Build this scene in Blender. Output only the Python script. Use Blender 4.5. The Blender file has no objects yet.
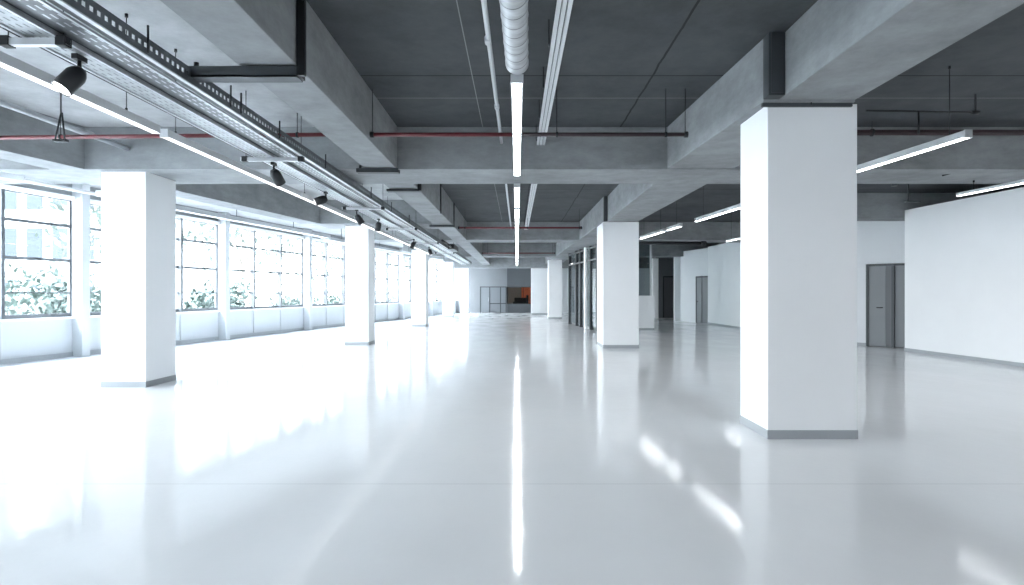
import bpy, bmesh, math, random
from mathutils import Vector, Matrix
random.seed(7)
C = bpy.context.scene.collection
HC = 1.4; F = 600.0; VX = 517.0; VY = 293.0
PI = math.pi

# ------------------------------------------------------------------ materials
def nodes(name):
    m = bpy.data.materials.new(name); m.use_nodes = True
    nt = m.node_tree; nt.nodes.clear()
    out = nt.nodes.new('ShaderNodeOutputMaterial')
    return m, nt, out
def principled(nt, out, col, rough, metal=0.0, spec=0.5):
    b = nt.nodes.new('ShaderNodeBsdfPrincipled')
    b.inputs['Base Color'].default_value = (*col, 1)
    b.inputs['Roughness'].default_value = rough
    b.inputs['Metallic'].default_value = metal
    b.inputs['Specular IOR Level'].default_value = spec
    nt.links.new(b.outputs[0], out.inputs[0])
    return b
def noise(nt, scale, detail=4, rough=0.6, coord='Object', stretch=(1,1,1)):
    if coord == 'World':
        g = nt.nodes.new('ShaderNodeNewGeometry'); src = g.outputs['Position']
    else:
        g = nt.nodes.new('ShaderNodeTexCoord'); src = g.outputs[coord]
    mp = nt.nodes.new('ShaderNodeMapping'); mp.inputs['Scale'].default_value = stretch
    nt.links.new(src, mp.inputs[0])
    n = nt.nodes.new('ShaderNodeTexNoise')
    n.inputs['Scale'].default_value = scale; n.inputs['Detail'].default_value = detail
    n.inputs['Roughness'].default_value = rough
    nt.links.new(mp.outputs[0], n.inputs['Vector'])
    return n
def ramp(nt, fac, c0, c1, p0=0.3, p1=0.7):
    r = nt.nodes.new('ShaderNodeValToRGB')
    r.color_ramp.elements[0].position = p0; r.color_ramp.elements[0].color = (*c0, 1)
    r.color_ramp.elements[1].position = p1; r.color_ramp.elements[1].color = (*c1, 1)
    nt.links.new(fac, r.inputs[0]); return r
def mathn(nt, op, a, b=None, c=None):
    n = nt.nodes.new('ShaderNodeMath'); n.operation = op
    for i, v in enumerate((a, b, c)):
        if v is None: continue
        if isinstance(v, (int, float)): n.inputs[i].default_value = v
        else: nt.links.new(v, n.inputs[i])
    return n.outputs[0]
def bump(nt, b, h, strength, dist=0.01):
    u = nt.nodes.new('ShaderNodeBump'); u.inputs['Strength'].default_value = strength
    u.inputs['Distance'].default_value = dist
    nt.links.new(h, u.inputs['Height']); nt.links.new(u.outputs[0], b.inputs['Normal'])
def mixc(nt, fac, a, b):
    m = nt.nodes.new('ShaderNodeMix'); m.data_type = 'RGBA'
    nt.links.new(fac, m.inputs[0]); nt.links.new(a, m.inputs[6])
    if isinstance(b, tuple): m.inputs[7].default_value = (*b, 1)
    else: nt.links.new(b, m.inputs[7])
    return m.outputs[2]
def simple(name, col, rough=0.5, metal=0.0, var=0.0, scale=3.0, spec=0.5):
    m, nt, out = nodes(name)
    b = principled(nt, out, col, rough, metal, spec)
    if var:
        n = noise(nt, scale)
        r = ramp(nt, n.outputs[0], tuple(c*(1-var) for c in col), tuple(min(1, c*(1+var)) for c in col))
        nt.links.new(r.outputs[0], b.inputs['Base Color'])
    return m
def line_mask(nt, comp, pos, w):
    d = mathn(nt, 'SUBTRACT', comp, pos); a = mathn(nt, 'ABSOLUTE', d)
    return mathn(nt, 'LESS_THAN', a, w)

def concrete(name, col, joints=False):
    m, nt, out = nodes(name)
    b = principled(nt, out, col, 0.85, 0, 0.2)
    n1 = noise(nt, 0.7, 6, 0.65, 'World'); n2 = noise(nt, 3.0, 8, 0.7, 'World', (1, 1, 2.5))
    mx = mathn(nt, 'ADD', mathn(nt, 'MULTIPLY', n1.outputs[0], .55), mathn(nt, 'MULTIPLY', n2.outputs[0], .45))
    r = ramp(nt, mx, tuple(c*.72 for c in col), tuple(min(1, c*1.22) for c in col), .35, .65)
    colr = r.outputs[0]
    if joints:
        g = nt.nodes.new('ShaderNodeNewGeometry'); s = nt.nodes.new('ShaderNodeSeparateXYZ')
        nt.links.new(g.outputs['Position'], s.inputs[0])
        x, y = s.outputs[0], s.outputs[1]
        msk = None
        wob = noise(nt, 2.0, 3, .5, 'World')
        xx = mathn(nt, 'ADD', x, mathn(nt, 'MULTIPLY', mathn(nt, 'SUBTRACT', wob.outputs[0], .5), .05))
        for comp, pos, w in ((y, 6.68, .012), (y, 14.0, .016), (xx, 1.51, .012), (y, 2.4, .01), (y, 26, .03)):
            k = line_mask(nt, comp, pos, w)
            msk = k if msk is None else mathn(nt, 'MAXIMUM', msk, k)
        colr = mixc(nt, msk, colr, tuple(c*.3 for c in col))
        m2 = line_mask(nt, x, -0.5, .005)
        m2 = mathn(nt, 'MAXIMUM', m2, line_mask(nt, y, 7.45, .006))
        colr = mixc(nt, mathn(nt, 'MULTIPLY', m2, .35), colr, (.55, .58, .6))
    nt.links.new(colr, b.inputs['Base Color'])
    bump(nt, b, n2.outputs[0], .25, .01)
    return m

FL0, FL1 = (.87, .885, .90), (.93, .94, .95)
def floor_mat():
    m, nt, out = nodes('glossy epoxy floor')
    b = principled(nt, out, (.8, .8, .8), .1, 0, .25)
    n1 = noise(nt, .45, 5, .6, 'World'); n2 = noise(nt, 1.3, 6, .65, 'World', (1, .55, 1)); n3 = noise(nt, 22, 6, .7, 'World')
    r = ramp(nt, n1.outputs[0], FL0, FL1, .3, .72)
    g = nt.nodes.new('ShaderNodeNewGeometry'); s = nt.nodes.new('ShaderNodeSeparateXYZ')
    nt.links.new(g.outputs['Position'], s.inputs[0])
    k = line_mask(nt, s.outputs[1], 4.4, .006)
    k = mathn(nt, 'MULTIPLY', k, .35)
    col = mixc(nt, k, r.outputs[0], (.4, .42, .44))
    nt.links.new(col, b.inputs['Base Color'])
    rr = nt.nodes.new('ShaderNodeMapRange'); rr.inputs[1].default_value = .3; rr.inputs[2].default_value = .7
    rr.inputs[3].default_value = .05; rr.inputs[4].default_value = .13
    nt.links.new(n2.outputs[0], rr.inputs[0]); nt.links.new(rr.outputs[0], b.inputs['Roughness'])
    h = mathn(nt, 'ADD', n2.outputs[0], mathn(nt, 'MULTIPLY', n3.outputs[0], .02))
    bump(nt, b, h, .3, .012)
    return m

def glass_mat(name, tint=(.97, .99, 1), base=.05):
    m, nt, out = nodes(name)
    t = nt.nodes.new('ShaderNodeBsdfTransparent'); t.inputs[0].default_value = (*tint, 1)
    g = nt.nodes.new('ShaderNodeBsdfGlossy'); g.inputs['Roughness'].default_value = .02
    fr = nt.nodes.new('ShaderNodeFresnel'); fr.inputs[0].default_value = 1.45
    mx = nt.nodes.new('ShaderNodeMixShader')
    ge = nt.nodes.new('ShaderNodeNewGeometry')
    fac = mathn(nt, 'MULTIPLY', fr.outputs[0], mathn(nt, 'SUBTRACT', 1.0, ge.outputs['Backfacing']))
    nt.links.new(fac, mx.inputs[0]); nt.links.new(t.outputs[0], mx.inputs[1]); nt.links.new(g.outputs[0], mx.inputs[2])
    nt.links.new(mx.outputs[0], out.inputs[0]); return m
def emit_mat(name, col, s):
    m, nt, out = nodes(name)
    e = nt.nodes.new('ShaderNodeEmission'); e.inputs[0].default_value = (*col, 1); e.inputs[1].default_value = s
    nt.links.new(e.outputs[0], out.inputs[0]); return m
def perforated(name, col, dark, scale):
    m, nt, out = nodes(name)
    b = principled(nt, out, col, .4, .6)
    g = nt.nodes.new('ShaderNodeNewGeometry'); s = nt.nodes.new('ShaderNodeSeparateXYZ')
    nt.links.new(g.outputs['Position'], s.inputs[0])
    yy = mathn(nt, 'FRACT', mathn(nt, 'MULTIPLY', s.outputs[1], scale))
    xx = mathn(nt, 'FRACT', mathn(nt, 'MULTIPLY', s.outputs[0], 22))
    k = mathn(nt, 'MULTIPLY', mathn(nt, 'LESS_THAN', yy, .55), mathn(nt, 'LESS_THAN', xx, .3))
    n = noise(nt, 6, 4, .6, 'World')
    r = ramp(nt, n.outputs[0], tuple(c*.75 for c in col), tuple(min(1, c*1.2) for c in col))
    nt.links.new(mixc(nt, k, r.outputs[0], dark), b.inputs['Base Color'])
    return m
def duct_mat():
    m, nt, out = nodes('spiral galvanised duct')
    b = principled(nt, out, (.72, .74, .76), .38, .35)
    n = noise(nt, 5, 5, .6, 'World', (1, 3, 1))
    r = ramp(nt, n.outputs[0], (.36, .375, .39), (.62, .64, .66))
    g = nt.nodes.new('ShaderNodeNewGeometry'); s = nt.nodes.new('ShaderNodeSeparateXYZ')
    nt.links.new(g.outputs['Position'], s.inputs[0])
    v = mathn(nt, 'ADD', mathn(nt, 'MULTIPLY', s.outputs[1], 7.0), mathn(nt, 'MULTIPLY', s.outputs[0], 1.2))
    k = mathn(nt, 'LESS_THAN', mathn(nt, 'FRACT', v), .1)
    nt.links.new(mixc(nt, mathn(nt, 'MULTIPLY', k, .8), r.outputs[0], (.10, .105, .11)), b.inputs['Base Color']); bump(nt, b, n.outputs[0], .4, .01)
    return m

M = {}
SKY = 4.0
M['floor'] = floor_mat()
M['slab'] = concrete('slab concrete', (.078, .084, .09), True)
M['slab_lit'] = concrete('slab concrete with window light', (.40, .41, .42))  # window light on the left bay, put into a paler base colour
M['beam'] = concrete('beam concrete', (.28, .293, .302))
M['white'] = simple('white painted plaster', (.86, .87, .88), .5, 0, .015, 1.2, .3)
M['offwhite'] = simple('pale painted plaster', (.74, .76, .78), .6, 0, .02, 1.2, .3)
M['base'] = simple('grey skirting', (.36, .38, .40), .45)
M['grey'] = simple('grey painted wall', (.25, .265, .28), .6, 0, .04, 1)
M['dgrey'] = simple('dark grey wall', (.10, .11, .12), .6, 0, .05, 1)
M['frame'] = simple('window frame paint', (.12, .13, .14), .4)
M['post'] = simple('pale window post', (.50, .52, .54), .4)
M['dark'] = simple('black steel', (.018, .02, .023), .45, .3)
M['bracket'] = simple('dark channel steel', (.07, .078, .085), .5, .4)
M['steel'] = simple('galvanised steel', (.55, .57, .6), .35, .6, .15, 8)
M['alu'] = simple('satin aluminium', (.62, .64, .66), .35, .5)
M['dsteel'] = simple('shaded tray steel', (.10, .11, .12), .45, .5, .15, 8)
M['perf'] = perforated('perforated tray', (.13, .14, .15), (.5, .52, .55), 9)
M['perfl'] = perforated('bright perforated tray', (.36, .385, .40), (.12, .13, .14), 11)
M['red'] = simple('red sprinkler paint', (.13, .016, .022), .45, 0, .1, 5)
M['maroon'] = simple('dark maroon paint', (.035, .018, .022), .45)
M['pipe'] = simple('grey pipe', (.42, .44, .46), .4, .1)
M['pipelt'] = simple('pale pipe', (.68, .70, .72), .35, .1)
M['body'] = simple('lamp housing', (.55, .57, .59), .4)
M['led'] = emit_mat('led diffuser', (.93, .97, 1), 6.5)
M['led_added'] = emit_mat('added led diffuser', (.95, .97, 1), 11)
M['ledw'] = emit_mat('soft led diffuser', (.95, .98, 1), .9)
M['ledc'] = emit_mat('central led diffuser', (.95, .98, 1), 8)
M['lens'] = emit_mat('spot lens', (.95, .98, 1), 1.6)
M['glass'] = glass_mat('window glass')
M['gglass'] = glass_mat('green glass', (.70, .76, .77))
M['duct'] = duct_mat()
M['door'] = simple('grey door', (.22, .235, .25), .5, 0, .03, 2)
M['doord'] = simple('dark door', (.075, .078, .085), .5)
M['orange'] = simple('orange panel', (.62, .16, .07), .6, 0, .15, 3)
M['leaf'] = simple('leaves', (.06, .078, .068), .6, 0, .35, 1.2)
M['leafd'] = simple('shrub leaves', (.045, .066, .056), .6, 0, .45, 2.0)
M['bark'] = simple('bark', (.2, .18, .16), .9, 0, .3, 6)
M['lawn'] = simple('pale outdoor paving', (.5, .5, .5), .9, 0, .2, 1)
M['facade'] = simple('pale facade', (.27, .275, .28), .7, 0, .05, .5)
M['bglass'] = simple('blue building glass', (.030, .036, .043), .8, 0, 0, 3, .1)

# ------------------------------------------------------------------ mesh helpers
def box(bm, x0, x1, y0, y1, z0, z1):
    v = [bm.verts.new((x, y, z)) for z in (z0, z1) for x, y in ((x0, y0), (x1, y0), (x1, y1), (x0, y1))]
    for f in ((3,2,1,0), (4,5,6,7), (0,1,5,4), (1,2,6,5), (2,3,7,6), (3,0,4,7)):
        bm.faces.new([v[i] for i in f])
def prism(bm, pts, z0, z1):
    n = len(pts)
    a = [bm.verts.new((p[0], p[1], z0)) for p in pts]; b = [bm.verts.new((p[0], p[1], z1)) for p in pts]
    bm.faces.new(a[::-1]); bm.faces.new(b)
    for i in range(n):
        bm.faces.new((a[i], a[(i+1) % n], b[(i+1) % n], b[i]))
def cyl(bm, p0, p1, r, seg=10, r1=None, caps=True):
    p0 = Vector(p0); p1 = Vector(p1); d = (p1-p0).normalized(); r1 = r if r1 is None else r1
    u = d.orthogonal().normalized(); w = d.cross(u)
    A = []; B = []
    for i in range(seg):
        a = 2*PI*i/seg; q = u*math.cos(a)+w*math.sin(a)
        A.append(bm.verts.new(p0+q*r)); B.append(bm.verts.new(p1+q*r1))
    for i in range(seg):
        f = bm.faces.new((A[i], A[(i+1) % seg], B[(i+1) % seg], B[i])); f.smooth = True
    if caps: bm.faces.new(A[::-1]); bm.faces.new(B)
def obox(bm, o, u, v, lu0, lu1, lv0, lv1, z0, z1):
    """box in the plan frame with origin o, axes u and v"""
    P = lambda a, b: (o[0]+u[0]*a+v[0]*b, o[1]+u[1]*a+v[1]*b)
    prism(bm, [P(lu0, lv0), P(lu1, lv0), P(lu1, lv1), P(lu0, lv1)], z0, z1)
WL = {}
def make(name, bm, mat, parent=None, bev=0.0):
    bmesh.ops.recalc_face_normals(bm, faces=bm.faces)
    xs = [v.co.x for v in bm.verts]; ys = [v.co.y for v in bm.verts]; zs = [v.co.z for v in bm.verts]
    c = Vector(((min(xs)+max(xs))/2, (min(ys)+max(ys))/2, min(zs)))
    bmesh.ops.translate(bm, verts=bm.verts, vec=-c)
    me = bpy.data.meshes.new(name); bm.to_mesh(me); bm.free()
    me.materials.append(mat)
    o = bpy.data.objects.new(name, me); C.objects.link(o)
    pl = Vector((0, 0, 0))
    if parent is not None: o.parent = parent; pl = WL[parent.name]
    o.location = c-pl; WL[o.name] = c
    if bev:
        md = o.modifiers.new('bevel', 'BEVEL'); md.width = bev; md.segments = 2; md.limit_method = 'ANGLE'
    return o
def thing(name, label, cat, loc, group=None):
    o = bpy.data.objects.new(name, None); C.objects.link(o); o.location = loc; WL[o.name] = Vector(loc)
    o.empty_display_size = .1
    return tag(o, label, cat, group)
def tag(o, label, cat, group=None, kind=None):
    o['label'] = label; o['category'] = cat
    if group: o['group'] = group
    if kind: o['kind'] = kind
    return o
def struct(name, bm, mat, parent=None, bev=0):
    o = make(name, bm, mat, parent, bev); o['kind'] = 'structure'; return o
def BM(): return bmesh.new()
def mk(fn, *a, **k):
    bm = BM(); fn(bm, *a, **k); return bm

ZS = 3.82      # slab underside
ZB = 3.2       # beam underside
Y0, Y1 = -9.0, 42.6
# ------------------------------------------------------------------ room shell
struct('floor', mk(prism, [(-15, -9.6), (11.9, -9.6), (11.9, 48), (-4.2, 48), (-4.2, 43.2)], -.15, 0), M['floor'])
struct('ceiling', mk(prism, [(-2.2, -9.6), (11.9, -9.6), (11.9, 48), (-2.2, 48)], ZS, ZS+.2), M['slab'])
struct('ceiling_left', mk(prism, [(-15, -9.6), (-2.2, -9.6), (-2.2, 48), (-4.2, 48), (-4.2, 43.2)], ZS, ZS+.2), M['slab_lit'])
wx = lambda d: .187*d-12.30
U = Vector((.187, 1)).normalized(); N = Vector((U.y, -U.x))       # along the window wall, into the room
def wall_frame(d): return (wx(d), d)
L = lambda d: d/U.y
# spandrel and head of the window wall
dS, dE = -9.0, 42.75
struct('wall_left', mk(obox, wall_frame(0), U, N, L(dS), L(dE), -.22, 0, 0, .84), simple('pale spandrel paint', (.50, .52, .545), .5, 0, .02, 1))
struct('trim_1', mk(obox, wall_frame(0), U, N, L(dS), L(dE), -.25, .0, 3.5, ZS), M['beam'])
struct('trim_2', mk(obox, wall_frame(0), U, N, L(dS), L(dE), -.10, .07, .84, .88), M['white'])
struct('trim_3', mk(obox, wall_frame(0), U, N, L(dS), L(dE), .002, .07, 3.44, 3.53), M['white'])
struct('baseboard_left', mk(obox, wall_frame(0), U, N, L(dS), L(dE), 0, .02, 0, .10), M['base'])
posts = [13.25+4.7*j for j in range(-5, 6)]+[13.25+4.7*6]
pn = 4
for i, d in enumerate(posts):
    bm = BM(); obox(bm, wall_frame(d), U, N, 0, .2, -.12, .26, 0, ZS)
    struct('trim_%d' % pn, bm, M['post'], bev=.008); pn += 1
wn = 1
for i in range(len(posts)-1):
    a, b = L(posts[i])+.2, L(posts[i+1])
    o = wall_frame(0); w = (b-a)/3
    fr = BM()
    for k in range(4):
        s = a+w*k
        h = .035
        if k == 0: obox(fr, o, U, N, s, s+h*1.2, -.08, -.02, .88, 3.44)
        elif k == 3: obox(fr, o, U, N, s-h*1.2, s, -.08, -.02, .88, 3.44)
        else: obox(fr, o, U, N, s-h, s+h, -.10, .05, .88, 3.44)
    for z, t in ((.88, .04), (1.39, .014), (2.08, .03), (2.84, .03), (3.42, .02)):
        for k in range(3):
            s0 = a+w*k+.036; s1 = a+w*(k+1)-.036
            obox(fr, o, U, N, s0, s1, -.08, -.03, z, z+t*2)
    win = struct('window_%d' % wn, fr, M['frame'])
    g = BM()
    for k in range(3): obox(g, o, U, N, a+w*k+.036, a+w*(k+1)-.036, -.058, -.052, .93, 3.42)
    make('pane', g, M['glass'], win)
    # mullion cover running down the spandrel
    cv = BM()
    for k in (1, 2): obox(cv, o, U, N, a+w*k-.02, a+w*k+.02, .0, .025, .101, .838)
    make('mullion_cover', cv, M['post'], win)
    wn += 1
# wall behind the camera
struct('wall_rear', mk(box, -14, 11.9, -9.3, -9.05, 0, ZS), M['grey'])
struct('wall_right', mk(box, 11.6, 11.85, -9.0, 47, 0, ZS), M['offwhite'])

# ---- end wall at Y1
bm = BM()
box(bm, -4.5, -2.63, Y1, Y1+.2, 0, ZS); box(bm, -2.63, -.74, Y1, Y1+.2, 1.86, ZS); 
struct('wall_far', bm, M['grey'])
bm = BM()
box(bm, -.70, 1.02, Y1, Y1+.2, 1.83, ZS); box(bm, -.70, 1.02, Y1-.05, Y1+.2, 0, .62)
struct('wall_far_centre', bm, M['dgrey'])
struct('wall_far_right', mk(box, 1.02, 11.6, Y1, Y1+.2, 0, ZS), M['offwhite'])
# glazed door frame
fr = BM()
for x in (-2.63, -1.97, -1.20, -.80): box(fr, x, x+.06, Y1+.02, Y1+.10, 0, 1.84)
box(fr, -2.63, -.74, Y1+.02, Y1+.10, 1.80, 1.86)
box(fr, -1.97, -.80, Y1+.03, Y1+.09, .62, .68)
d1 = struct('door_1', fr, M['bracket'])
make('pane', mk(box, -2.60, -.77, Y1+.055, Y1+.062, .02, 1.8), simple('door glass reflection tone', (.26, .28, .30), .15), d1)  # pale reflections put into an opaque grey pane colour
make('handle', mk(cyl, (-2.03, Y1-.02, .8), (-2.03, Y1-.02, 1.1), .012), M['steel'], d1)
fr = BM()
for x in (-.70, .42, .98): box(fr, x, x+.04, Y1+.02, Y1+.08, .62, 1.83)
box(fr, -.70, 1.02, Y1+.02, Y1+.08, 1.79, 1.83); box(fr, -.70, 1.02, Y1+.02, Y1+.08, .62, .66)
w = struct('window_%d' % wn, fr, M['dark']); wn += 1
make('pane', mk(box, -.68, 1.0, Y1+.04, Y1+.046, .64, 1.81), M['glass'], w)
# room behind the end wall
struct('wall_back_room', mk(box, -4.1, 4, 47.3, 47.5, 0, ZS), M['grey'])
struct('wall_back_room_side', mk(box, -4.4, -4.15, Y1+.2, 47.3, 0, ZS), M['grey'])
struct('trim_%d' % pn, mk(box, -.78, -.68, Y1+.2, 47.3, 0, ZS), M['grey']); pn += 1
struct('trim_%d' % pn, mk(box, 2.0, 2.1, Y1+.2, 47.3, 0, ZS), M['dgrey']); pn += 1
tag(make('wall_panel', mk(box, .35, 1.95, 46.9, 47.28, .1, 2.4), M['orange'], bev=.01),
    'orange-red panel seen through the dark window of the end wall', 'panel')
bm = BM(); box(bm, -.2, .75, 44.6, 45.4, 0, .55); box(bm, -.2, .75, 45.25, 45.5, .55, 1.05); box(bm, -.3, -.15, 44.6, 45.5, 0, .75); box(bm, .7, .85, 44.6, 45.5, 0, 1.25)
tag(make('armchair', bm, M['dark'], bev=.04), 'dark seat silhouetted behind the window of the end wall', 'chair')
t = thing('added_lamp', 'added strip lamp lighting the room behind the end wall, above the orange panel', 'lamp', (.7, 45.6, 3.5))  # lamp added out of sight to light the back room
make('housing', mk(box, -.1, 1.5, 45.55, 45.65, 3.5, 3.58), M['body'], t)
make('diffuser', mk(box, -.08, 1.48, 45.56, 45.64, 3.48, 3.5), emit_mat('added lamp strip', (1, .8, .6), 12), t)

# ------------------------------------------------------------------ pillars
def pillar(label, x0, x1, y0, y1, h=ZB, grp='white square pillars'):
    t = thing('square_pillar', label, 'pillar', ((x0+x1)/2, (y0+y1)/2, 0), grp); t['kind'] = 'thing'
    make('shaft', mk(box, x0, x1, y0, y1, .0, h), M['white'], t, bev=.004)
    bm = BM(); s = .006
    box(bm, x0-s, x1+s, y0-s, y0, 0, .085); box(bm, x0-s, x1+s, y1, y1+s, 0, .085)
    box(bm, x0-s, x0, y0, y1, 0, .085); box(bm, x1, x1+s, y0, y1, 0, .085)
    make('skirting', bm, M['base'], t)
    return t
pillar('big white square pillar nearest the camera, right side of the hall, grey skirting', 2.405, 3.262, 5.753, 6.46, 3.212)
pillar('white square pillar standing beside the glass partition and the low white half wall', 2.18, 3.08, 15.17, 16.35)
pillar('large white square pillar beside the cable trays, largest of the window row', -6.17, -5.505, 8.90, 9.68)
pillar('second white pillar of the window row, below the row of black spotlights', -4.60, -3.975, 16.06, 16.75)
pillar('third white pillar of the window row counting from the camera', -4.41, -3.80, 25.07, 25.75)
pillar('fourth white pillar of the window row, narrow in the distance', -4.31, -3.70, 34.7, 35.3)
pillar('last and smallest white pillar of the window row, against the grey end wall', -3.86, -3.30, 40.6, 41.2)
pillar('distant white pillar just past the dark-framed glass partition', 1.70, 2.44, 32.5, 33.3)
pillar('farthest wide white pillar, right of the dark window in the end wall', .93, 2.0, 38.8, 39.8)

# ------------------------------------------------------------------ beams
def beam(label, pts, z0=ZB, z1=ZS, grp=None, mat='beam'):
    o = make('concrete_beam', mk(prism, pts, z0, z1), M[mat], bev=.006)
    return tag(o, label, 'beam', grp, 'thing')
R = lambda x0, x1, y0, y1: [(x0, y0), (x1, y0), (x1, y1), (x0, y1)]
XL0, XL1 = -2.2, -1.74
rb = lambda d: 2.34-.018*(d-5.7)       # left face of the right-hand beam
rc = lambda d: 3.215-.018*(d-5.7)
beam('long grey concrete beam running from the camera beside the cable trays to the cross beam', R(XL0, XL1, -9, 8.74), grp='long beams')
beam('long concrete beam beside the trays, section between the two nearer cross beams', R(XL0, XL1+.03, 9.9, 20.4), grp='long beams')
beam('long concrete beam beside the trays, section beyond the second cross beam', R(XL0, XL1+.05, 21.4, 29.5), grp='long beams')
beam('long concrete beam beside the trays, small farthest section near the end wall', R(XL0, XL1+.05, 30.4, 38), grp='long beams')
beam('wide concrete beam overhead, in front of the big right pillar', [(2.485, -9), (3.215, -9), (3.215, 5.70), (2.485, 5.70)], 3.235, grp='long beams')
beam('wide concrete beam carried by the big right pillar, running up to the cross beam', [(2.34, 5.7), (rc(5.7), 5.7), (rc(8.74), 8.74), (2.19, 8.74)], 3.215, grp='long beams')
beam('right-hand concrete beam from the first cross beam to the pillar by the partition', [(2.265, 9.9), (rc(9.9), 9.9), (rc(20.4), 20.4), (2.12, 20.4), (2.17, 15.13), (2.265, 15.13)], grp='long beams')
beam('far right-hand long beam above the dark-framed glass partition', [(rb(21.4), 21.4), (rc(21.4), 21.4), (rc(29.5), 29.5), (rb(29.5), 29.5)], grp='long beams')
beam('farthest right-hand long beam above the distant white pillars', [(rb(30.4), 30.4), (rc(30.4), 30.4), (rc(38), 38), (rb(38), 38)], grp='long beams')
beam('first concrete cross beam spanning the whole hall, just behind the red pipe', R(-9.9, 11.6, 8.74, 9.9), ZB, grp='cross beams')
beam('second cross beam spanning the hall, above the end of the second red pipe', R(-5.6, 11.6, 20.4, 21.4), grp='cross beams')
beam('third cross beam spanning the hall, small in the distance', R(-5.6, 11.6, 29.5, 30.4), grp='cross beams')
beam('farthest cross beam, close above the grey end wall', R(-4.6, 11.6, 38, 38.78), 3.0, grp='cross beams')
beam('short concrete cross beam above the second window-row pillar', R(-5.25, XL0, 15.6, 16.8), grp='cross beams')
eb = lambda d: .172*d-7.80
beam('edge beam near the windows, left of the large window-row pillar', [(eb(-9)-.5, -9), (eb(-9), -9), (eb(8.74), 8.74), (eb(8.74)-.5, 8.74)], grp='edge beams')
beam('dark edge beam near the windows between the first two window-row pillars', [(eb(9.9)-.5, 9.9), (eb(9.9), 9.9), (eb(15.59), 15.59), (eb(15.59)-.5, 15.59)], grp='edge beams')
beam('grey bulkhead under the ceiling above the pair of grey doors', R(6.0, 11.6, 14.5, 15.0), 3.2, grp='cross beams')

# dark steel channels strapped around beams
def strap(label, x0, x1, y, zt=3.199, face=None, up=None, h=.095):
    t = thing('steel_channel', label, 'steel channel', ((x0+x1)/2, y, zt-h), 'dark steel channels on the beams')
    bm = BM(); box(bm, x0, x1, y, y+.14, zt-h, zt-h+.012); box(bm, x0, x1, y, y+.012, zt-h, zt-.012); box(bm, x0, x1, y+.13, y+.14, zt-h, zt-.012)
    make('crosspiece', bm, M['bracket'], t)
    bm = BM(); cyl(bm, (x0+.04, y+.07, zt-.012), (x0+.04, y+.07, zt+.04) if x0 < XL0-.05 else (x0+.04, y+.07, zt), .02, 10)
    make('bolt', bm, M['dark'], t)
    if face is not None:
        bm = BM(); box(bm, face, face+.06, y, y+.05, zt-h+.012, up); box(bm, face, face+.02, y+.05, y+.14, zt-h+.012, up)
        make('upright', bm, M['dark'], t)
    return t
strap('dark steel channel bolted under the long beam nearest the camera, beside the trays', -2.60, -1.735, 4.72, face=-1.735, up=ZS-.01)
strap('steel channel under the beam where it meets the first cross beam', -2.30, -1.70, 8.58, h=.07)
strap('second small steel channel just behind the first cross beam', -2.24, -1.68, 10.3, h=.05, face=-1.705, up=3.3)
strap('distant pale channel under the long beam beside the second red pipe', -2.3, -1.68, 15.75, h=.06)
# dark uprights beside the right hand pillars
def upright(label, x0, x1, y0, y1, z0, z1, grp='dark uprights over the right pillars'):
    bm = BM(); box(bm, x0, x1, y0, y1, z0, z1); box(bm, x0+.02, x1-.02, y0-.008, y0-.001, z0+.02, z1)
    return tag(make('steel_upright', bm, M['bracket']), label, 'steel upright', grp)
upright('dark steel upright channel at the ceiling joint above the big right pillar', 2.335, 2.484, 5.56, 5.69, 3.236, ZS-.003)
upright('dark steel upright above the pillar by the glass partition', 2.175, 2.262, 15.0, 15.12, ZB, ZS-.003)
tag(make('shadow_gap_strip', mk(box, 2.34, 3.2, 5.72, 5.75, 3.18, 3.214), M['bracket']), 'painted shadow-gap plate between the beam and the top of the big right pillar', 'dark strip')  # dark piece stands in for the shade in the gap above the pillar
bm = BM(); cyl(bm, (2.80, 5.71, 3.19), (2.80, 5.71, 3.22), .006, 8); cyl(bm, (2.80, 5.71, 3.22), (2.825, 5.705, 3.234), .006, 8)
tag(make('cable_stub', bm, M['dark']), 'small black cable stub poking out above the big right pillar', 'cable')
# thin vertical conduits on the right face of the left beam
for y, lab in ((13.3, 'thin dark vertical conduit on the beam side, nearer of two'), (16.1, 'thin dark vertical conduit on the beam side, farther of two')):
    x = XL1+.03
    tag(make('beam_conduit', mk(cyl, (x+.02, y, 3.16), (x+.02, y, ZS-.002), .016, 8), M['dark']), lab, 'conduit', 'thin conduits on the beam side')

# ------------------------------------------------------------------ right-hand walls
def seg_wall(bm, p, q, t, z0, z1):
    p = Vector(p); q = Vector(q); u = (q-p); l = u.length; u.normalize(); n = Vector((u.y, -u.x))
    obox(bm, p, u, n, 0, l, 0, t, z0, z1)
    return p, u, n, l
# large partition on the right
A, B = (9.37, 14.5), (10.15, 2.0)
bm = BM(); p, u, n, l = seg_wall(bm, B, A, .2, 0, 3.4); struct('wall_right_front', bm, M['white'])
bm = BM(); obox(bm, p, u, n, 0, l, -.014, -.001, 0, .075); struct('baseboard_right_front', bm, M['base'])
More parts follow.
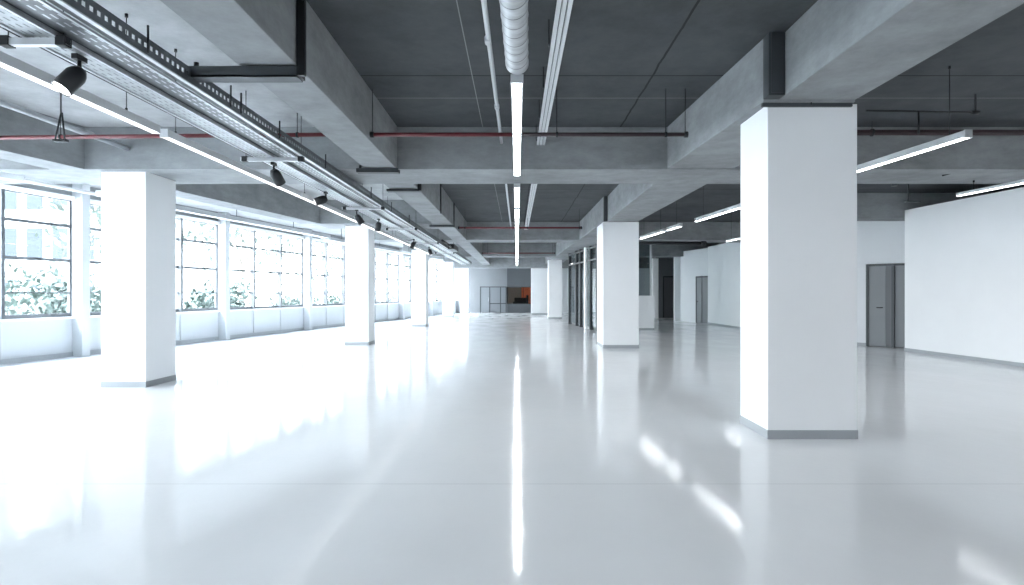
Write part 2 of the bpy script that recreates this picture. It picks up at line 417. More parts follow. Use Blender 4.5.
# door wall behind it
A, B = (11.0, 13.95), (8.86, 16.25)
bm = BM(); p, u, n, l = seg_wall(bm, A, B, .2, 2.16, 3.5)
dw = (A, B, p, u, n, l)
def onwall(p, u, px):            # distance along the wall seen at image column px
    k = (px-VX)/F
    return (k*p[1]-p[0])/(u[0]-k*u[1])
s0, s1, s2 = onwall(p, u, 866), onwall(p, u, 893), onwall(p, u, 921)
obox(bm, p, u, n, s0, l, 0, .2, 0, 2.16); obox(bm, p, u, n, 0, s2, 0, .2, 0, 2.16)
struct('wall_right_doors', bm, M['offwhite'])
bm = BM(); obox(bm, p, u, n, s0, l, -.012, -.001, 0, .08); struct('baseboard_right_doors', bm, M['base'])
fr = BM(); obox(fr, p, u, n, s0-.05, s0-.001, -.02, .1, 0, 2.15); obox(fr, p, u, n, s1-.03, s1+.03, -.02, .1, 0, 2.1); obox(fr, p, u, n, s2+.001, s2+.05, -.02, .1, 0, 2.15)
obox(fr, p, u, n, s2+.05, s0-.05, -.02, .1, 2.1, 2.15)
d2 = struct('door_2', fr, M['bracket'])
sm = s1+(s0-s1)*.28
make('leaf', mk(obox, p, u, n, sm, s0-.05, .02, .07, .01, 2.1), M['door'], d2)
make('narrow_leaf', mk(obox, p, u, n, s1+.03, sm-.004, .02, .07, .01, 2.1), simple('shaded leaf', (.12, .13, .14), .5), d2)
bm = BM(); q = Vector(p)+u*(sm+.07)-n*.05; cyl(bm, (q.x, q.y, 1.02), (q.x-u.x*-.12, q.y+u.y*.12, 1.02), .012, 8); cyl(bm, (q.x, q.y, 1.02), (q.x+n.x*.07, q.y+n.y*.07, 1.02), .012, 8)
make('handle', bm, M['dark'], d2)
make('dark_leaf', mk(obox, p, u, n, s2+.05, s1-.03, .03, .07, .01, 2.1), M['door'], d2)
# long wall beyond
bm = BM(); p, u, n, l = seg_wall(bm, (8.86, 16.3), (8.68, 27.3), .2, 0, 3.5); struct('wall_right_middle', bm, M['white'])
bm = BM(); obox(bm, p, u, n, 0, l, -.012, -.001, 0, .07) ; struct('baseboard_right_middle', bm, M['base'])
# grey wall with door, farther
bm = BM(); P3, Q3 = (8.68, 27.32), (8.12, 29.8)
pp = Vector(P3); uu = (Vector(Q3)-pp); l3 = uu.length; uu.normalize(); nn = Vector((uu.y, -uu.x))
a0 = .02; a1 = onwall(pp, uu, 696)
obox(bm, pp, uu, nn, 0, l3, 0, .2, 2.2, 3.45); obox(bm, pp, uu, nn, a1, l3, 0, .2, 0, 2.2)
struct('wall_right_far', bm, M['offwhite'])
am = (a0+a1)/2
fr = BM(); obox(fr, pp, uu, nn, a1-.05, a1-.002, -.02, .1, 0, 2.18); obox(fr, pp, uu, nn, a0, a1-.05, -.02, .1, 2.12, 2.18)
d3 = struct('door_3', fr, M['bracket'])
make('leaf', mk(obox, pp, uu, nn, am+.01, a1-.05, .0, .05, .01, 2.12), M['door'], d3)
make('dark_leaf', mk(obox, pp, uu, nn, a0, am-.02, .03, .08, .01, 2.12), M['door'], d3)
q = pp+uu*(am+.3)-nn*.04
make('handle', mk(cyl, (q.x, q.y, 1.0), (q.x+uu.x*.14, q.y+uu.y*.14, 1.0), .02, 8), M['dark'], d3)
struct('trim_%d' % pn, mk(box, 7.83, 8.15, 29.84, 29.98, 0, 3.42), M['white']); pn += 1
struct('wall_recess_side', mk(box, 9.0, 9.2, 29.7, 34.3, 0, ZS), M['dgrey'])
struct('wall_recess', mk(box, 7.9, 9.0, 34.0, 34.2, 0, ZS), M['dgrey'])
struct('trim_%d' % pn, mk(box, 7.46, 7.78, 33.0, 33.2, 0, 3.3), M['white']); pn += 1
fr = BM(); box(fr, 8.26, 8.32, 33.94, 33.99, 0, 2.35); box(fr, 8.32, 8.96, 33.94, 33.99, 2.28, 2.35)
d4 = struct('door_4', fr, M['dark'])
make('leaf', mk(box, 8.33, 8.95, 33.95, 33.98, .01, 2.27), M['doord'], d4)
struct('wall_corridor', mk(box, 3.3, 7.3, 36, 36.2, 0, ZS), M['grey'])
struct('trim_%d' % pn, mk(box, 6.4, 8.3, 30.6, 30.8, 3.3, 3.8), M['beam']); pn += 1

# half wall with glass on top
t = thing('half_wall', 'low white half wall with tinted glass above, behind the second right pillar', 'partition', (4.75, 22.75, 0))
make('panel', mk(box, 3.9, 5.2, 22.7, 22.85, 0, 1.3), M['white'], t)
make('skirting', mk(box, 3.9, 5.2, 22.685, 22.699, 0, .07), M['base'], t)
make('pane', mk(box, 3.9, 5.04, 22.77, 22.785, 1.3, 3.45), M['gglass'], t)
make('post', mk(box, 5.04, 5.1, 22.75, 22.81, 1.3, 3.45), M['post'], t)

# glass partition
P, Q = Vector((2.33, 27.2)), Vector((2.92, 21.5)); u = (Q-P).normalized(); n = Vector((-u.y, u.x)); LG = (Q-P).length
t = thing('glass_partition', 'dark-framed glass partition of tall panes between two white pillars', 'partition', ((P.x+Q.x)/2, (P.y+Q.y)/2, 0))
cols = [568.8, 575.8, 580, 590, 596.5]
ss = [onwall(P, u, c) for c in cols]
for s in ss: make('mullion', mk(obox, P, u, n, s-.04, s+.04, -.02, .13, 0, 3.19), M['bracket'], t)
sw = onwall(P, u, 586)
make('white_post', mk(obox, P, u, n, sw-.12, sw+.12, -.06, .16, 0, 3.19), M['white'], t)
for a, b in zip(ss[:-1], ss[1:]):
    if a < sw < b:
        make('pane', mk(obox, P, u, n, a+.04, sw-.12, .03, .04, .1, 3.1), M['gglass'], t); make('pane', mk(obox, P, u, n, sw+.12, b-.04, .03, .04, .1, 3.1), M['gglass'], t)
    else: make('pane', mk(obox, P, u, n, a+.04, b-.04, .03, .04, .1, 3.1), M['gglass'], t)
bm = BM()
for z in (2.62, 3.08):
    for a, b in zip(ss[:-1], ss[1:]):
        if a < sw < b: obox(bm, P, u, n, a+.04, sw-.12, 0, .1, z, z+.06); obox(bm, P, u, n, sw+.12, b-.04, 0, .1, z, z+.06)
        else: obox(bm, P, u, n, a+.04, b-.04, 0, .1, z, z+.06)
make('transom', bm, M['bracket'], t)

# ------------------------------------------------------------------ lamps
def under(x, y):
    for a, b in ((8.74, 9.9), (20.4, 21.4), (29.5, 30.4), (38, 38.78)):
        if a-.02 < y < b+.02: return ZB
    if 15.58 < y < 16.82 and x < XL0: return ZB
    if 14.48 < y < 15.02 and x > 5.9: return ZB
    return ZS
def lamp(label, p0, p1, w=.075, h=.07, z=3.0, rods=(), grp='', led='led'):
    """linear LED lamp from plan point p0 to p1, underside at z"""
    p0 = Vector(p0); p1 = Vector(p1); u = p1-p0; l = u.length; u.normalize(); n = Vector((u.y, -u.x))
    t = thing('linear_lamp', label, 'lamp', ((p0.x+p1.x)/2, (p0.y+p1.y)/2, z), grp)
    bm = BM(); obox(bm, p0, u, n, .02, l-.02, -w/2, w/2, z, z+h)
    make('housing', bm, M['body'], t, bev=.006)
    for e in (0, l-.02):
        make('end_cap', mk(obox, p0, u, n, e, e+.02, -w/2-.002, w/2+.002, z-.006, z+h+.002), M['alu'], t)
    make('diffuser', mk(obox, p0, u, n, .022, l-.022, -w*.36, w*.36, z-.005, z), M[led], t)
    for s in rods:
        q = p0+u*s; rodtop = under(q.x, q.y)-.002
        bm = BM(); cyl(bm, (q.x, q.y, z+h), (q.x, q.y, rodtop), .004, 6); cyl(bm, (q.x, q.y, rodtop-.03), (q.x, q.y, rodtop), .014, 8)
        cyl(bm, (q.x, q.y, z+h), (q.x, q.y, z+h+.03), .010, 8)
        make('hanger_rod', bm, M['dark'], t)
    return t
G = 'central row of strip lamps'
cent = [(4.83, 6.38, 'central strip lamp nearest the camera, starting at the end of the round duct'),
        (6.41, 8.68, 'central strip lamp crossing under the front face of the first cross beam'),
        (9.65, 11.9, 'central strip lamp just behind the first cross beam')]
y = 12.15
names = ['fourth', 'fifth', 'sixth', 'seventh', 'eighth', 'ninth', 'tenth', 'eleventh', 'twelfth']
k = 0
while y+2.8 < 37.9 and k < 9:
    cent.append((y, y+2.8, names[k]+' strip lamp along the central row, counted from the duct end')); y += 3.1; k += 1
for i, (a, b, lab) in enumerate(cent):
    zz = 3.10
    lamp(lab, (.0, a), (.0, b), .10, .06, zz, (.25, b-a-.25), G, 'ledc')
G = 'strip lamps along the window side'
wl = [(2.0, 5.63, 'strip lamp by the cable trays, cut off by the picture edge at upper left'),
      (5.75, 9.3, 'strip lamp passing under the first cross beam beside the large window-row pillar'),
      (9.36, 12.9, 'third strip lamp of the row beside the spotlights'),
      (12.96, 16.5, 'fourth strip lamp of the window row, just before the second pillar'),
      (16.56, 20.1, 'fifth strip lamp of the window row, ending near the distant spotlights'),
      (20.2, 23.7, 'farthest strip lamp of the window row')]
for a, b, lab in wl:
    rods = (3.2,) if a == 2.0 else (.2, b-a-.2) if a != 5.75 else (.2,)
    lamp(lab, (-3.385, a), (-3.385, b), .075, .072, 2.9, rods, G, 'ledw')
G = 'hanging strip lamps on the right side'
rl = lambda d: 4.63-.0847*(d-6.19)
for a, b, lab, rods in ((6.15, 9.75, 'strip lamp sticking out from behind the big right pillar', (.25, 3.3)),
                  (9.95, 13.45, 'strip lamp seen left of the big right pillar', (.4, 3.1)),
                  (14.4, 15.35, 'short strip lamp beyond the one left of the big pillar', (.3,)),
                  (15.6, 17.7, 'distant strip lamp ending at the second right pillar', (.3, 1.8))):
    lamp(lab, (rl(a), a), (rl(b), b), .075, .075, 3.0, rods, G)
for a, b, lab in ((6.6, 9.9, 'strip lamp at the right picture edge above the large white wall'),
                  (13.3, 14.3, 'strip lamp hidden mostly behind the big pillar, beside the bulkhead'),
                  (16.4, 18.6, 'small distant strip lamp in front of the long white wall')):
    f = lambda d: 7.42-.088*(d-8.2)
    lamp(lab, (f(a), a), (f(b), b), .06, .05, 3.0, (.3, b-a-.3), G)
for x, row in ((0, 'in the central row'), (4.95, 'beside the big right pillar'), (7.75, 'near the large white wall')):  # unseen lamp rows, added to brighten the floor and walls
    a, k = -8.2, 0
    while a+3.4 < (3.0 if x == 0 else 5.45 if x < 6 else 6.5):
        b = a+3.4
        if x or b < .6:
            lamp('added strip lamp outside the picture '+row+', '+('first', 'second', 'third', 'fourth')[k]+' from the rear wall', (x, a), (x, b), .1, .06, 3.10, (.3, 3.1), 'added strip lamps behind and beside the camera', 'led_added')
        a += 3.5; k += 1

# ------------------------------------------------------------------ round duct
bm = BM(); r = .09; seg = 40; rows = []
n = 180; ya, yb = 0.6, 4.83
for i in range(n+1):
    yy = ya+(yb-ya)*i/n; rr = r*(1+(.035 if i % 9 == 0 else 0)); xc = -.024+.0195*(yy-3.6)
    if yy > 4.78: rr = r*1.04
    rows.append([bm.verts.new((xc+rr*math.cos(2*PI*j/seg), yy, 3.25+rr*math.sin(2*PI*j/seg))) for j in range(seg)])
for i in range(n):
    for j in range(seg):
        f = bm.faces.new((rows[i][j], rows[i][(j+1) % seg], rows[i+1][(j+1) % seg], rows[i+1][j])); f.smooth = True
t = thing('round_duct', 'round spiral metal air duct hanging above the central lamp row', 'duct', (0, 2.7, 3.16))
make('duct_pipe', bm, M['duct'], t)
bm = BM(); cyl(bm, (-.0, 4.80, 3.25), (-.0, 4.81, 3.25), .087, 32); make('end_cap', bm, M['dsteel'], t)
for yy in (1.5, 3.0, 4.5):
    make('hanger_rod', mk(cyl, (0, yy, 3.342), (0, yy, ZS-.002), .004, 6), M['dark'], t)

# ------------------------------------------------------------------ pipes and conduits
def tube(name, label, cat, mat, pts, r, grp=None, couplings=(), cr=1.35):
    bm = BM()
    for a, b in zip(pts[:-1], pts[1:]): cyl(bm, a, b, r, 14)
    if not couplings: return tag(make(name, bm, M[mat]), label, cat, grp)
    t = thing(name, label, cat, pts[0], grp)
    make('tube', bm, M[mat], t)
    for a, b in couplings: make('coupling', mk(cyl, a, b, r*cr, 14), M[mat], t)
    return t
tube('conduit', 'thin pale conduit on the ceiling left of the round duct', 'conduit', 'pipelt', [(-.27, .5, 3.59), (-.225, 8.73, 3.59)], .022, 'pale conduits by the duct',
     [((-.252, 4.6+.55, 3.59), (-.2515, 5.25, 3.59)), ((-.236, 7.0, 3.59), (-.2355, 7.1, 3.59)), ((-.2285, 8.2, 3.59), (-.228, 8.3, 3.59))])
tube('conduit', 'thin pale conduit left of the lamps behind the first cross beam', 'conduit', 'pipelt', [(-.225, 9.91, 3.59), (-.2, 20.39, 3.59)], .022, 'pale conduits by the duct')
def cabletrunk(label, ya, yb, x0, x1):
    t = thing('cable_trunking', label, 'trunking', (x0, (ya+yb)/2, 3.55), 'pale cable trunking by the duct')
    sx = lambda y: x0+(x1-x0)*(y-ya)/(yb-ya)
    for off in (-.042, 0, .042):
        make('channel', mk(prism, [(x0+off-.016, ya), (x0+off+.016, ya), (x1+off+.016, yb), (x1+off-.016, yb)], 3.55, 3.58), M['pipelt'], t)
    y = ya+.4
    while y < yb:
        make('crossbar', mk(box, sx(y)-.075, sx(y)+.07, y, y+.03, 3.582, 3.60), M['dsteel'], t)
        make('hanger_rod', mk(cyl, (sx(y)-.07, y+.015, 3.6), (sx(y)-.07, y+.015, ZS-.002), .006, 6), M['dark'], t)
        y += 1.1
cabletrunk('pale ribbed cable trunking on the ceiling right of the round duct', .5, 8.73, .365, .345)
cabletrunk('pale cable trunking right of the lamps behind the first cross beam', 9.91, 20.39, .35, .31)

def sprinkler(label, y, z, x0, x1, mat, hang, r=.024, zl=None, caps=True):
    t = thing('sprinkler_pipe', label, 'pipe', ((x0+x1)/2, y, z-r), 'red sprinkler pipes')
    zl = z if zl is None else zl
    make('tube', mk(cyl, (x0, y, zl), (x1, y, z), r, 14), M[mat], t)
    for x in ((x0, x1) if caps else ()):
        make('end_cap', mk(cyl, (x-.02, y, z), (x+.02, y, z), r*1.5, 14), M['dark'], t)
    for x in hang:
        zz = zl+(z-zl)*(x-x0)/(x1-x0)
        bm = BM(); cyl(bm, (x, y, zz+r), (x, y, ZS-.002), .005, 6); cyl(bm, (x-.012, y, zz), (x+.012, y, zz), r*1.35, 14)
        make('hanger', bm, M['dark'], t)
    return t
sprinkler('red sprinkler pipe crossing below the ceiling in front of the first cross beam, left half', 7.1, 3.275, XL1+.025, -.02, 'red', (XL1+.03, ))
sprinkler('dark maroon sprinkler pipe crossing in front of the first cross beam, right half', 7.1, 3.275, -.02, 2.0, 'maroon', (.47, 1.76, 1.99))
sprinkler('red sprinkler pipe running from the long beam toward the windows behind the cable trays', 7.1, 3.275, -6.56, XL0-.01, 'red', (-5.4, -2.6), caps=False, zl=3.235)
sprinkler('thin red pipe crossing in front of the second cross beam', 17.3, 3.28, XL1+.06, 1.85, 'red', (-1.5, .3, 1.8), r=.028)
sprinkler('faint red pipe crossing in front of the third cross beam', 28.6, 3.30, XL1+.08, 1.8, 'red', (-1.4, 1.7), r=.026)
sprinkler('short red pipe between the trays and the long beam in the distance', 17.3, 3.28, -2.9, XL0-.01, 'red', (-2.5,), r=.025, caps=False)
sprinkler('dark pipe along the front of the first cross beam, right of the big pillar', 8.45, 3.66, 3.35, 11.5, 'maroon', (5.0, 8.2), r=.04, caps=False)
tube('ceiling_pipe', 'black horizontal pipe beyond the second right pillar', 'pipe', 'dark', [(4.0, 20.2, 3.09), (6.3, 20.2, 3.07)], .055, None, [((6.2, 20.2, 3.07), (6.36, 20.2, 3.07))], 1.5)
# small black pipework right of the big pillar
t = thing('branch_pipe', 'thin black branch pipework on the dark ceiling right of the big pillar', 'pipe', (5.3, 6.9, 3.4))
def px(x, y, d): return ((x-VX)*d/F, d, HC+(VY-y)*d/F)
def seg(name, a, b, r=.012, m='dark'): make(name, mk(cyl, a, b, r, 8), M[m], t)
seg('pipe_run', px(866, 110.5, 7.3), px(976, 112.5, 7.3)); seg('riser', px(975.6, 112, 7.3), px(975.6, 77, 7.3)); seg('pipe_run', px(962, 76.5, 7.3), px(1060, 77.5, 7.3)); 
seg('dropper', px(918.6, 112, 7.3), px(918.6, 134, 7.3))
make('end_knob', mk(cyl, px(972, 112.5, 7.3), px(979, 112.5, 7.3), .022, 10), M['dark'], t)
a = px(975.6, 77, 7.3); make('hanger_rod', mk(cyl, a, (a[0], a[1], ZS-.002), .006, 6), M['dark'], t)
tube('soffit_rod', 'short black rod under the first cross beam at the right', 'rod', 'dark', [px(942, 175.5, 9.15), px(961, 170.5, 9.0)], .014)
t = thing('drop_rod', 'black vertical drop rod in front of the bulkhead above the grey doors', 'rod', (7.4, 11.5, 3.2))
a = px(908, 201, 11.5); make('rod', mk(cyl, a, (a[0], a[1], ZS-.002), .014, 8), M['dark'], t)
make('foot_plate', mk(box, a[0]-.05, a[0]+.22, a[1]-.03, a[1]+.03, a[2]-.02, a[2]), M['dsteel'], t)
tube('detector', 'small dark ceiling fitting on the slab near the large white wall', 'detector', 'dsteel', [(8.3, 13.2, 3.75), (8.3, 13.2, 3.818)], .06)

# grey pipe at upper left
t = tube('wall_pipe', 'grey pipe under the ceiling at upper left, ending at the first cross beam', 'pipe', 'pipe', [(-5.78, 1.0, 3.5), (-5.66, 8.73, 3.5)], .035, None, [((-5.67, 7.9, 3.5), (-5.669, 8.0, 3.5)), ((-5.72, 5.2, 3.5), (-5.719, 5.3, 3.5))])
make('hanger', mk(cyl, (-5.70, 6.6, 3.535), (-5.70, 6.6, ZS-.002), .006, 6), M['dark'], t)
t2 = thing('pipe_hanger', 'black V-shaped hanger holding the red pipe at upper left', 'hanger', (-5.42, 6.98, 3.2))
make('rods', mk(lambda bm: (cyl(bm, (-5.38, 6.99, 3.19), (-5.31, 6.99, 3.50), .010, 6), cyl(bm, (-5.27, 6.99, 3.19), (-5.30, 6.99, 3.50), .010, 6), cyl(bm, (-5.305, 6.99, 3.5), (-5.305, 6.99, ZS-.002), .003, 6))), M['dark'], t2)
make('clip', mk(box, -5.40, -5.25, 6.97, 7.03, 3.165, 3.19), M['dark'], t2)

# trunking and pipes beside the windows
et = lambda d, o: (.183*d-8.13+o, d)
def walltrunk(label, da, db, o, z0, z1, w, mat, gap, grp='trunking by the windows'):
    bm = BM(); a, b = et(da, o), et(db, o)
    prism(bm, [(a[0]-w/2, a[1]), (a[0]+w/2, a[1]), (b[0]+w/2, b[1]), (b[0]-w/2, b[1])], z0, z1)
    t = thing('wall_trunking', label, 'trunking', ((a[0]+b[0])/2, (a[1]+b[1])/2, z0), grp)
    make('channel', bm, M[mat], t)
    bm = BM(); prism(bm, [(a[0]-w/2, a[1]), (a[0]+w/2+.01, a[1]), (b[0]+w/2+.01, b[1]), (b[0]-w/2, b[1])], z0-.012, z0); make('lip', bm, M['white'], t)
    d = da+1.2
    while d < db-.3:
        q = et(d, o); tp = ZS-.002
        make('hanger', mk(cyl, (q[0], q[1], z1), (q[0], q[1], tp), .01, 6), M['dsteel'], t); d += gap
walltrunk('pale trunking with bright lower lip, hanging near the windows left of the large pillar', -6, 8.7, -.05-.62, 3.02, 3.10, .12, 'alu', 3.0)
walltrunk('pale trunking near the windows between the first two window-row pillars', 9.95, 17.6, -.62, 3.02, 3.10, .12, 'alu', 2.3)
walltrunk('far pale trunking near the windows past the second window-row pillar', 18.2, 30, -1.1, 3.05, 3.13, .12, 'alu', 3)
a, b = et(-6, -.85), et(30, -1.6)
tube('wall_pipe', 'slim pipe running close to the window heads along the whole wall', 'pipe', 'pipelt', [(a[0], a[1], 3.12), (b[0], b[1], 3.16)], .03)

# ------------------------------------------------------------------ cable trays
TY0, TY1 = .6, 34.0
t = thing('cable_tray', 'long cable tray with slotted dark side rail, right one of the hanging pair', 'cable tray', (-2.73, 17, 3.05), 'pair of cable trays')
bm = BM(); x = -2.566
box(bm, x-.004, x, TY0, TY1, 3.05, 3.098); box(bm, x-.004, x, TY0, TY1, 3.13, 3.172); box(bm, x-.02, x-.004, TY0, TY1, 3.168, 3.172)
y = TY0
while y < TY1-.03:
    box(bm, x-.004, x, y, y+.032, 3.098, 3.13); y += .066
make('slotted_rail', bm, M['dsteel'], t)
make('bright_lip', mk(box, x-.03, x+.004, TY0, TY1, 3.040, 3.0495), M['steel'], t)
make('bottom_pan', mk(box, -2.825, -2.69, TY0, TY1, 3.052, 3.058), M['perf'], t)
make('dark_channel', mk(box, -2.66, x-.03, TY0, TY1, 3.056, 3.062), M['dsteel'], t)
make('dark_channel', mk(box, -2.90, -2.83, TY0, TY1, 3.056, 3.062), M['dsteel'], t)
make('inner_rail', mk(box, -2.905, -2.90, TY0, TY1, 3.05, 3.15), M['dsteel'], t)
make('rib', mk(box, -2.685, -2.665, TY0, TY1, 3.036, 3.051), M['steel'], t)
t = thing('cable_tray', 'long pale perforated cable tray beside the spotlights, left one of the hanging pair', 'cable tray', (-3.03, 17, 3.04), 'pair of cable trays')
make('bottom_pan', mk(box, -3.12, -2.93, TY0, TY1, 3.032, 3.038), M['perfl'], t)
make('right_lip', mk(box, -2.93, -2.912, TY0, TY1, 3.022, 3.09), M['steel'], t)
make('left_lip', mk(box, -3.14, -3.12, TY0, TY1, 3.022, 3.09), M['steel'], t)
tube('power_cable', 'black cable running along the left edge of the pale tray', 'cable', 'dark', [(-3.19, .6, 3.05), (-3.17, 20, 3.05)], .012)
for y, xa, xb, w in ((3.8, -3.55, -2.86, 'nearest, at the upper left picture edge'), (7.15, -3.3, -2.55, 'second from the camera, near the red pipe'), (11.3, -3.3, -2.5, 'third from the camera, beside the spotlights'), (15.0, -3.3, -2.5, 'fourth from the camera, before the second pillar'),
          (19.2, -3.3, -2.5, 'fifth from the camera'), (24.0, -3.3, -2.5, 'sixth from the camera, far down the hall')):
    t = thing('tray_support', 'metal support bar under the cable trays, '+w, 'support bar', ((xa+xb)/2, y, 2.975), 'support bars under the cable trays')
    bm = BM(); box(bm, xa, xb, y, y+.045, 2.975, 2.981); box(bm, xa, xb, y, y+.004, 2.981, 3.018); box(bm, xa, xb, y+.041, y+.045, 2.981, 3.018)
    make('bar', bm, M['alu'], t)
    for xx in (xb-.03, xa+.05 if y > 4 else -3.25):
        make('clamp', mk(box, xx-.03, xx+.03, y-.01, y+.055, 2.97, 3.03), M['dark'], t)
        tp = ZS-.002
        make('hanger_rod', mk(cyl, (xx+.0 if xx > -3 else -3.24, y+.022, 3.03), (xx if xx > -3 else -3.24, y+.022, tp), .004, 6), M['dark'], t)
# short studs standing on the slotted tray
for y in (4.15, 5.35, 5.55, 6.45, 8.0, 10.5, 12.2, 14.2):
    tag(make('threaded_stud', mk(cyl, (-2.552, y, 3.06), (-2.552, y, 3.25 if y < 8.5 or y > 10 else 3.19), .008, 8), M['dark']),
        'short black threaded stud bolted to the slotted tray rail', 'stud', 'threaded studs on the tray')

# ------------------------------------------------------------------ spotlights
def orient(dirv):
    return Vector(dirv).normalized().to_track_quat('-Z', 'Y').to_matrix().to_4x4()
def spotlight(label, x, y, z, dirv, s=1.0, top=3.02):
    t = thing('track_spotlight', label, 'spotlight', (x, y, z), 'black track spotlights')
    bm = BM(); Lh = .17*s; r = .062*s
    prof = [(0, .02), (r*.55, .02), (r*.85, -.01), (r, -.04), (r, -Lh), (r*.9, -Lh), (r*.86, -Lh+.012)]
    segn = 24; rows = []
    for rr, zz in prof[1:]:
        rows.append([bm.verts.new((rr*math.cos(2*PI*j/segn), rr*math.sin(2*PI*j/segn), zz)) for j in range(segn)])
    bm.faces.new(rows[0])
    for i in range(len(rows)-1):
        for j in range(segn):
            f = bm.faces.new((rows[i][j], rows[i][(j+1) % segn], rows[i+1][(j+1) % segn], rows[i+1][j])); f.smooth = True
    mt = Matrix.Translation((x, y, z+.05)) @ orient(dirv)
    bmesh.ops.transform(bm, matrix=mt, verts=bm.verts)
    hd = make('lamp_head', bm, M['dark'], t)
    bm = BM(); cyl(bm, (0, 0, -Lh+.004), (0, 0, -Lh+.012), r*.87, 24); bmesh.ops.transform(bm, matrix=mt, verts=bm.verts)
    make('lens', bm, M['lens'], hd)
    bm = BM(); 
    box(bm, x-.02, x+.02, y-.05, y+.05, top-.035, top); cyl(bm, (x, y, top-.035), (x, y, z+.05), .013, 8)
    make('adapter', bm, M['dark'], t)
    return t
spots = [(-2.99, 4.1, 2.86, (-.36, -.50, -.86), 'black spotlight nearest the camera, white lens tipped toward the windows'),
         (-3.02, 7.45, 2.86, (.25, .6, -.75), 'second black spotlight, hanging in front of the first cross beam'),
         (-3.06, 9.6, 2.86, (-.8, -.3, -.35), 'third black spotlight, tilted sideways behind the first cross beam'),
         (-3.10, 11.6, 2.84, (.5, .3, -.8), 'fourth black spotlight, under the support bar'),
         (-3.02, 13.1, 2.88, (-.2, .2, -.9), 'fifth black spotlight, above the second window-row pillar'),
         (-3.10, 18.0, 2.86, (-.4, .2, -.9), 'sixth black spotlight, past the second window-row pillar'),
         (-3.08, 21.0, 2.86, (.4, .2, -.9), 'farthest black spotlight of the row')]
for x, y, z, dv, lab in spots: spotlight(lab, x, y, z, dv, 1.05)
# fan coil hung in the distance
t = thing('ceiling_unit', 'small dark ventilation unit hanging beside the trays far down the hall', 'ventilation unit', (-2.45, 21.9, 2.95))
make('casing', mk(box, -2.50, -2.26, 21.6, 23.2, 2.98, 3.17), M['bracket'], t, bev=.01)
make('grille', mk(box, -2.48, -2.28, 21.58, 21.599, 3.0, 3.15), M['dark'], t)
make('hanger_rod', mk(cyl, (-2.38, 22.4, 3.17), (-2.38, 22.4, ZS-.002), .008, 6), M['dark'], t)
tube('flexible_hose', 'dark flexible hose drooping under the distant ventilation unit', 'hose', 'dark', [(-2.4, 21.57, 3.08), (-2.3, 20.8, 3.0), (-2.35, 20.2, 3.06), (-2.42, 19.4, 3.1)], .035)

# ------------------------------------------------------------------ outside
g = struct('ground', mk(box, -90, 60, -60, 120, -.7, -.6), M['lawn'])
def outx(px_, d): return (px_-VX)*d/F
def facade(label, x0, x1, y, z1, cols, rows, skip=()):
    t = thing('office_building', label, 'building', ((x0+x1)/2, y+3, -.6), 'buildings across the street')
    make('facade_wall', mk(box, x0, x1, y, y+8, -.6, z1), M['facade'], t)
    w = (x1-x0)/cols; h = 3.2
    for r_ in range(rows):
        for c_ in range(cols):
            xa = x0+w*(c_+.2); za = .3+r_*h
            make('window', mk(box, xa, xa+w*.6, y-.06, y-.01, za, za+2.0), M['bglass'], t)
facade('pale office building seen through the nearest windows at the left', -46, -23.2, 38, 17, 14, 5)
leafmesh = {}
def foliage(n, rx, rz, s, seed):
    rnd = random.Random(seed); bm = BM()
    blobs = [(rnd.uniform(-rx*.55, rx*.55), rnd.uniform(-rx*.55, rx*.55), rnd.uniform(-rz*.55, rz*.6), rnd.uniform(.35, .6)) for _ in range(9)]
    for _ in range(n):
        bx, by, bz, br = rnd.choice(blobs)
        v = Vector((rnd.gauss(0, 1), rnd.gauss(0, 1), rnd.gauss(0, 1))).normalized()*(rnd.random()**.4)
        c = Vector((bx+v.x*rx*br, by+v.y*rx*br, bz+v.z*rz*br))
        a = Vector((rnd.gauss(0, 1), rnd.gauss(0, 1), rnd.gauss(0, 1))).normalized(); b = a.orthogonal().normalized()
        l = s*rnd.uniform(.6, 1.4); w = l*.42
        m1 = c+a*l*.5; 
        p = [bm.verts.new(c), bm.verts.new(m1+b*w*.5), bm.verts.new(c+a*l), bm.verts.new(m1-b*w*.5)]
        bm.faces.new(p)
    return bm
def tree(label, x, y, h, r, kind, seed, trunk=True, grp='trees outside the windows'):
    nm = 'tree' if trunk else 'shrub'
    t = thing(nm, label, nm, (x, y, -.6), grp if trunk else 'shrubs outside the windows')
    rz = h*.36 if trunk else h*.55; zc = -.6+h*.64 if trunk else -.6+h*.5
    bm = foliage(1300 if trunk else 1500, r, rz, .30 if trunk else .20, seed)
    bmesh.ops.translate(bm, verts=bm.verts, vec=(x, y, zc))
    make('crown' if trunk else 'leaves', bm, M['leaf' if kind else 'leafd'], t)
    bm = BM(); 
    cyl(bm, (x, y, -.6), (x+.1, y+.05, zc), .13 if trunk else .04, 8, .07)
    for k in range(4):
        a = seed+k*1.6; cyl(bm, (x+.07, y+.03, -.6+h*.38), (x+math.cos(a)*r*.6, y+math.sin(a)*r*.6, zc+rz*.4), .05, 6, .02)
    make('trunk' if trunk else 'stem', bm, M['bark'], t)
tspec = [('tree outside between the first wide window posts', 20.5, 5.5, 7.6, 2.6),
         ('tall leafy tree outside the third window bay', 26, 4.5, 8.2, 2.8), ('tree outside the windows just before the second pillar', 32, 5.0, 8.6, 3.0), ('distant tree seen between second and third window-row pillars', 40, 6, 9, 3.2),
         ('farthest leafy tree beyond the end windows', 50, 5, 9.5, 3.4), ('broad tree beyond the building, past the middle windows', 46, 14, 11, 4), ('big tree behind the far windows', 60, 11, 12, 4.5)]
for i, (lab, d, off, h, r) in enumerate(tspec): tree(lab, wx(d)-off, d, h, r, 1, i+3)
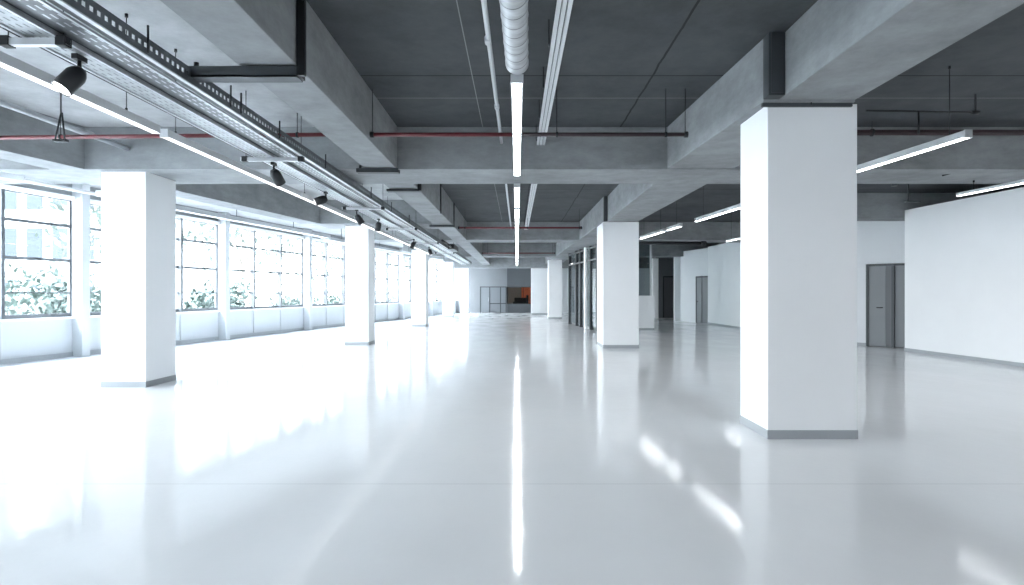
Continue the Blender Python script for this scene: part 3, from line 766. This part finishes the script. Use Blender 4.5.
sspec = [('leafy shrub outside the window at the left picture edge', 11.8, 2.6, 2.4, 1.2), ('rounded shrub outside the first window, left of the white post', 13.4, 2.9, 2.3, 1.3), ('shrub outside the window just past the first white post', 15.4, 2.5, 2.4, 1.2),
         ('shrub outside behind the largest window-row pillar', 17.6, 2.8, 2.2, 1.2), ('shrub outside the window right of the largest pillar', 20.4, 2.5, 2.3, 1.2), ('dense shrub outside the second wide window post', 23.2, 3.0, 2.5, 1.3),
         ('low shrub outside the third window bay', 26.5, 2.6, 2.1, 1.2), ('shrub outside near the second window-row pillar', 30.5, 2.8, 2.2, 1.3), ('distant shrub outside the far windows', 36, 2.6, 2.4, 1.4),
         ('back-row shrub below the pale office building', 16.5, 6.0, 2.9, 1.8), ('back-row shrub behind the first window shrubs', 19.0, 7.2, 3.0, 2.0)]
for i, (lab, d, off, h, r) in enumerate(sspec): tree(lab, wx(d)-off, d, h, r, 0, i+31, False)

# ------------------------------------------------------------------ light
w = bpy.data.worlds.new('World'); bpy.context.scene.world = w; w.use_nodes = True
nt = w.node_tree; nt.nodes.clear()
out = nt.nodes.new('ShaderNodeOutputWorld'); bg = nt.nodes.new('ShaderNodeBackground')
tc = nt.nodes.new('ShaderNodeTexCoord'); sp = nt.nodes.new('ShaderNodeSeparateXYZ'); nt.links.new(tc.outputs['Generated'], sp.inputs[0])
r = ramp(nt, sp.outputs[2], (.95, .98, 1), (.80, .90, 1), 0, .9); nt.links.new(r.outputs[0], bg.inputs[0])
up = mathn(nt, 'MAXIMUM', sp.outputs[2], 0.0)
nt.links.new(mathn(nt, 'MULTIPLY', mathn(nt, 'ADD', mathn(nt, 'MULTIPLY', up, 2.0), 1.0), SKY), bg.inputs[1])   # overcast sky, three times brighter overhead
nt.links.new(bg.outputs[0], out.inputs[0])
# portals (they only guide the sky light through the window band)
def portal(d0, d1):
    ld = bpy.data.lights.new('window_portal', 'AREA'); ld.shape = 'RECTANGLE'
    l_ = L(d1)-L(d0); ld.size = l_; ld.size_y = 2.6; ld.cycles.is_portal = True
    o = bpy.data.objects.new('window_portal', ld); C.objects.link(o)
    m = (d0+d1)/2; c = Vector((wx(m), m))-N*.35
    zx = Vector((U.x, U.y, 0)); nz = -Vector((N.x, N.y, 0)); yy = nz.cross(zx)
    o.matrix_world = Matrix(((zx.x, yy.x, nz.x, c.x), (zx.y, yy.y, nz.y, c.y), (zx.z, yy.z, nz.z, 2.15), (0, 0, 0, 1)))
for a, b in ((-9, 8), (8, 25), (25, 42)): portal(a, b)
# ------------------------------------------------------------------ camera
cd = bpy.data.cameras.new('camera'); cam = bpy.data.objects.new('camera', cd); C.objects.link(cam)
cam.location = (0, 0, HC); cam.rotation_euler = (PI/2, 0, 0)
cd.sensor_width = 36; cd.sensor_fit = 'HORIZONTAL'; cd.lens = F/1024*36
cd.shift_x = (512-VX)/1024; cd.shift_y = (VY-292.5)/1024
cd.clip_end = 300; cd.clip_start = .05
s = bpy.context.scene; s.camera = cam
s.view_settings.view_transform = 'Standard'; s.view_settings.look = 'None'; s.view_settings.gamma = 1
s.view_settings.use_curve_mapping = False
s.view_settings.exposure = 2.2
s.cycles.max_bounces = 10; s.cycles.diffuse_bounces = 6; s.cycles.glossy_bounces = 4; s.cycles.transparent_max_bounces = 12
s.cycles.use_denoising = True
s.cycles.sample_clamp_indirect = 6
s.cycles.caustics_reflective = False; s.cycles.caustics_refractive = False
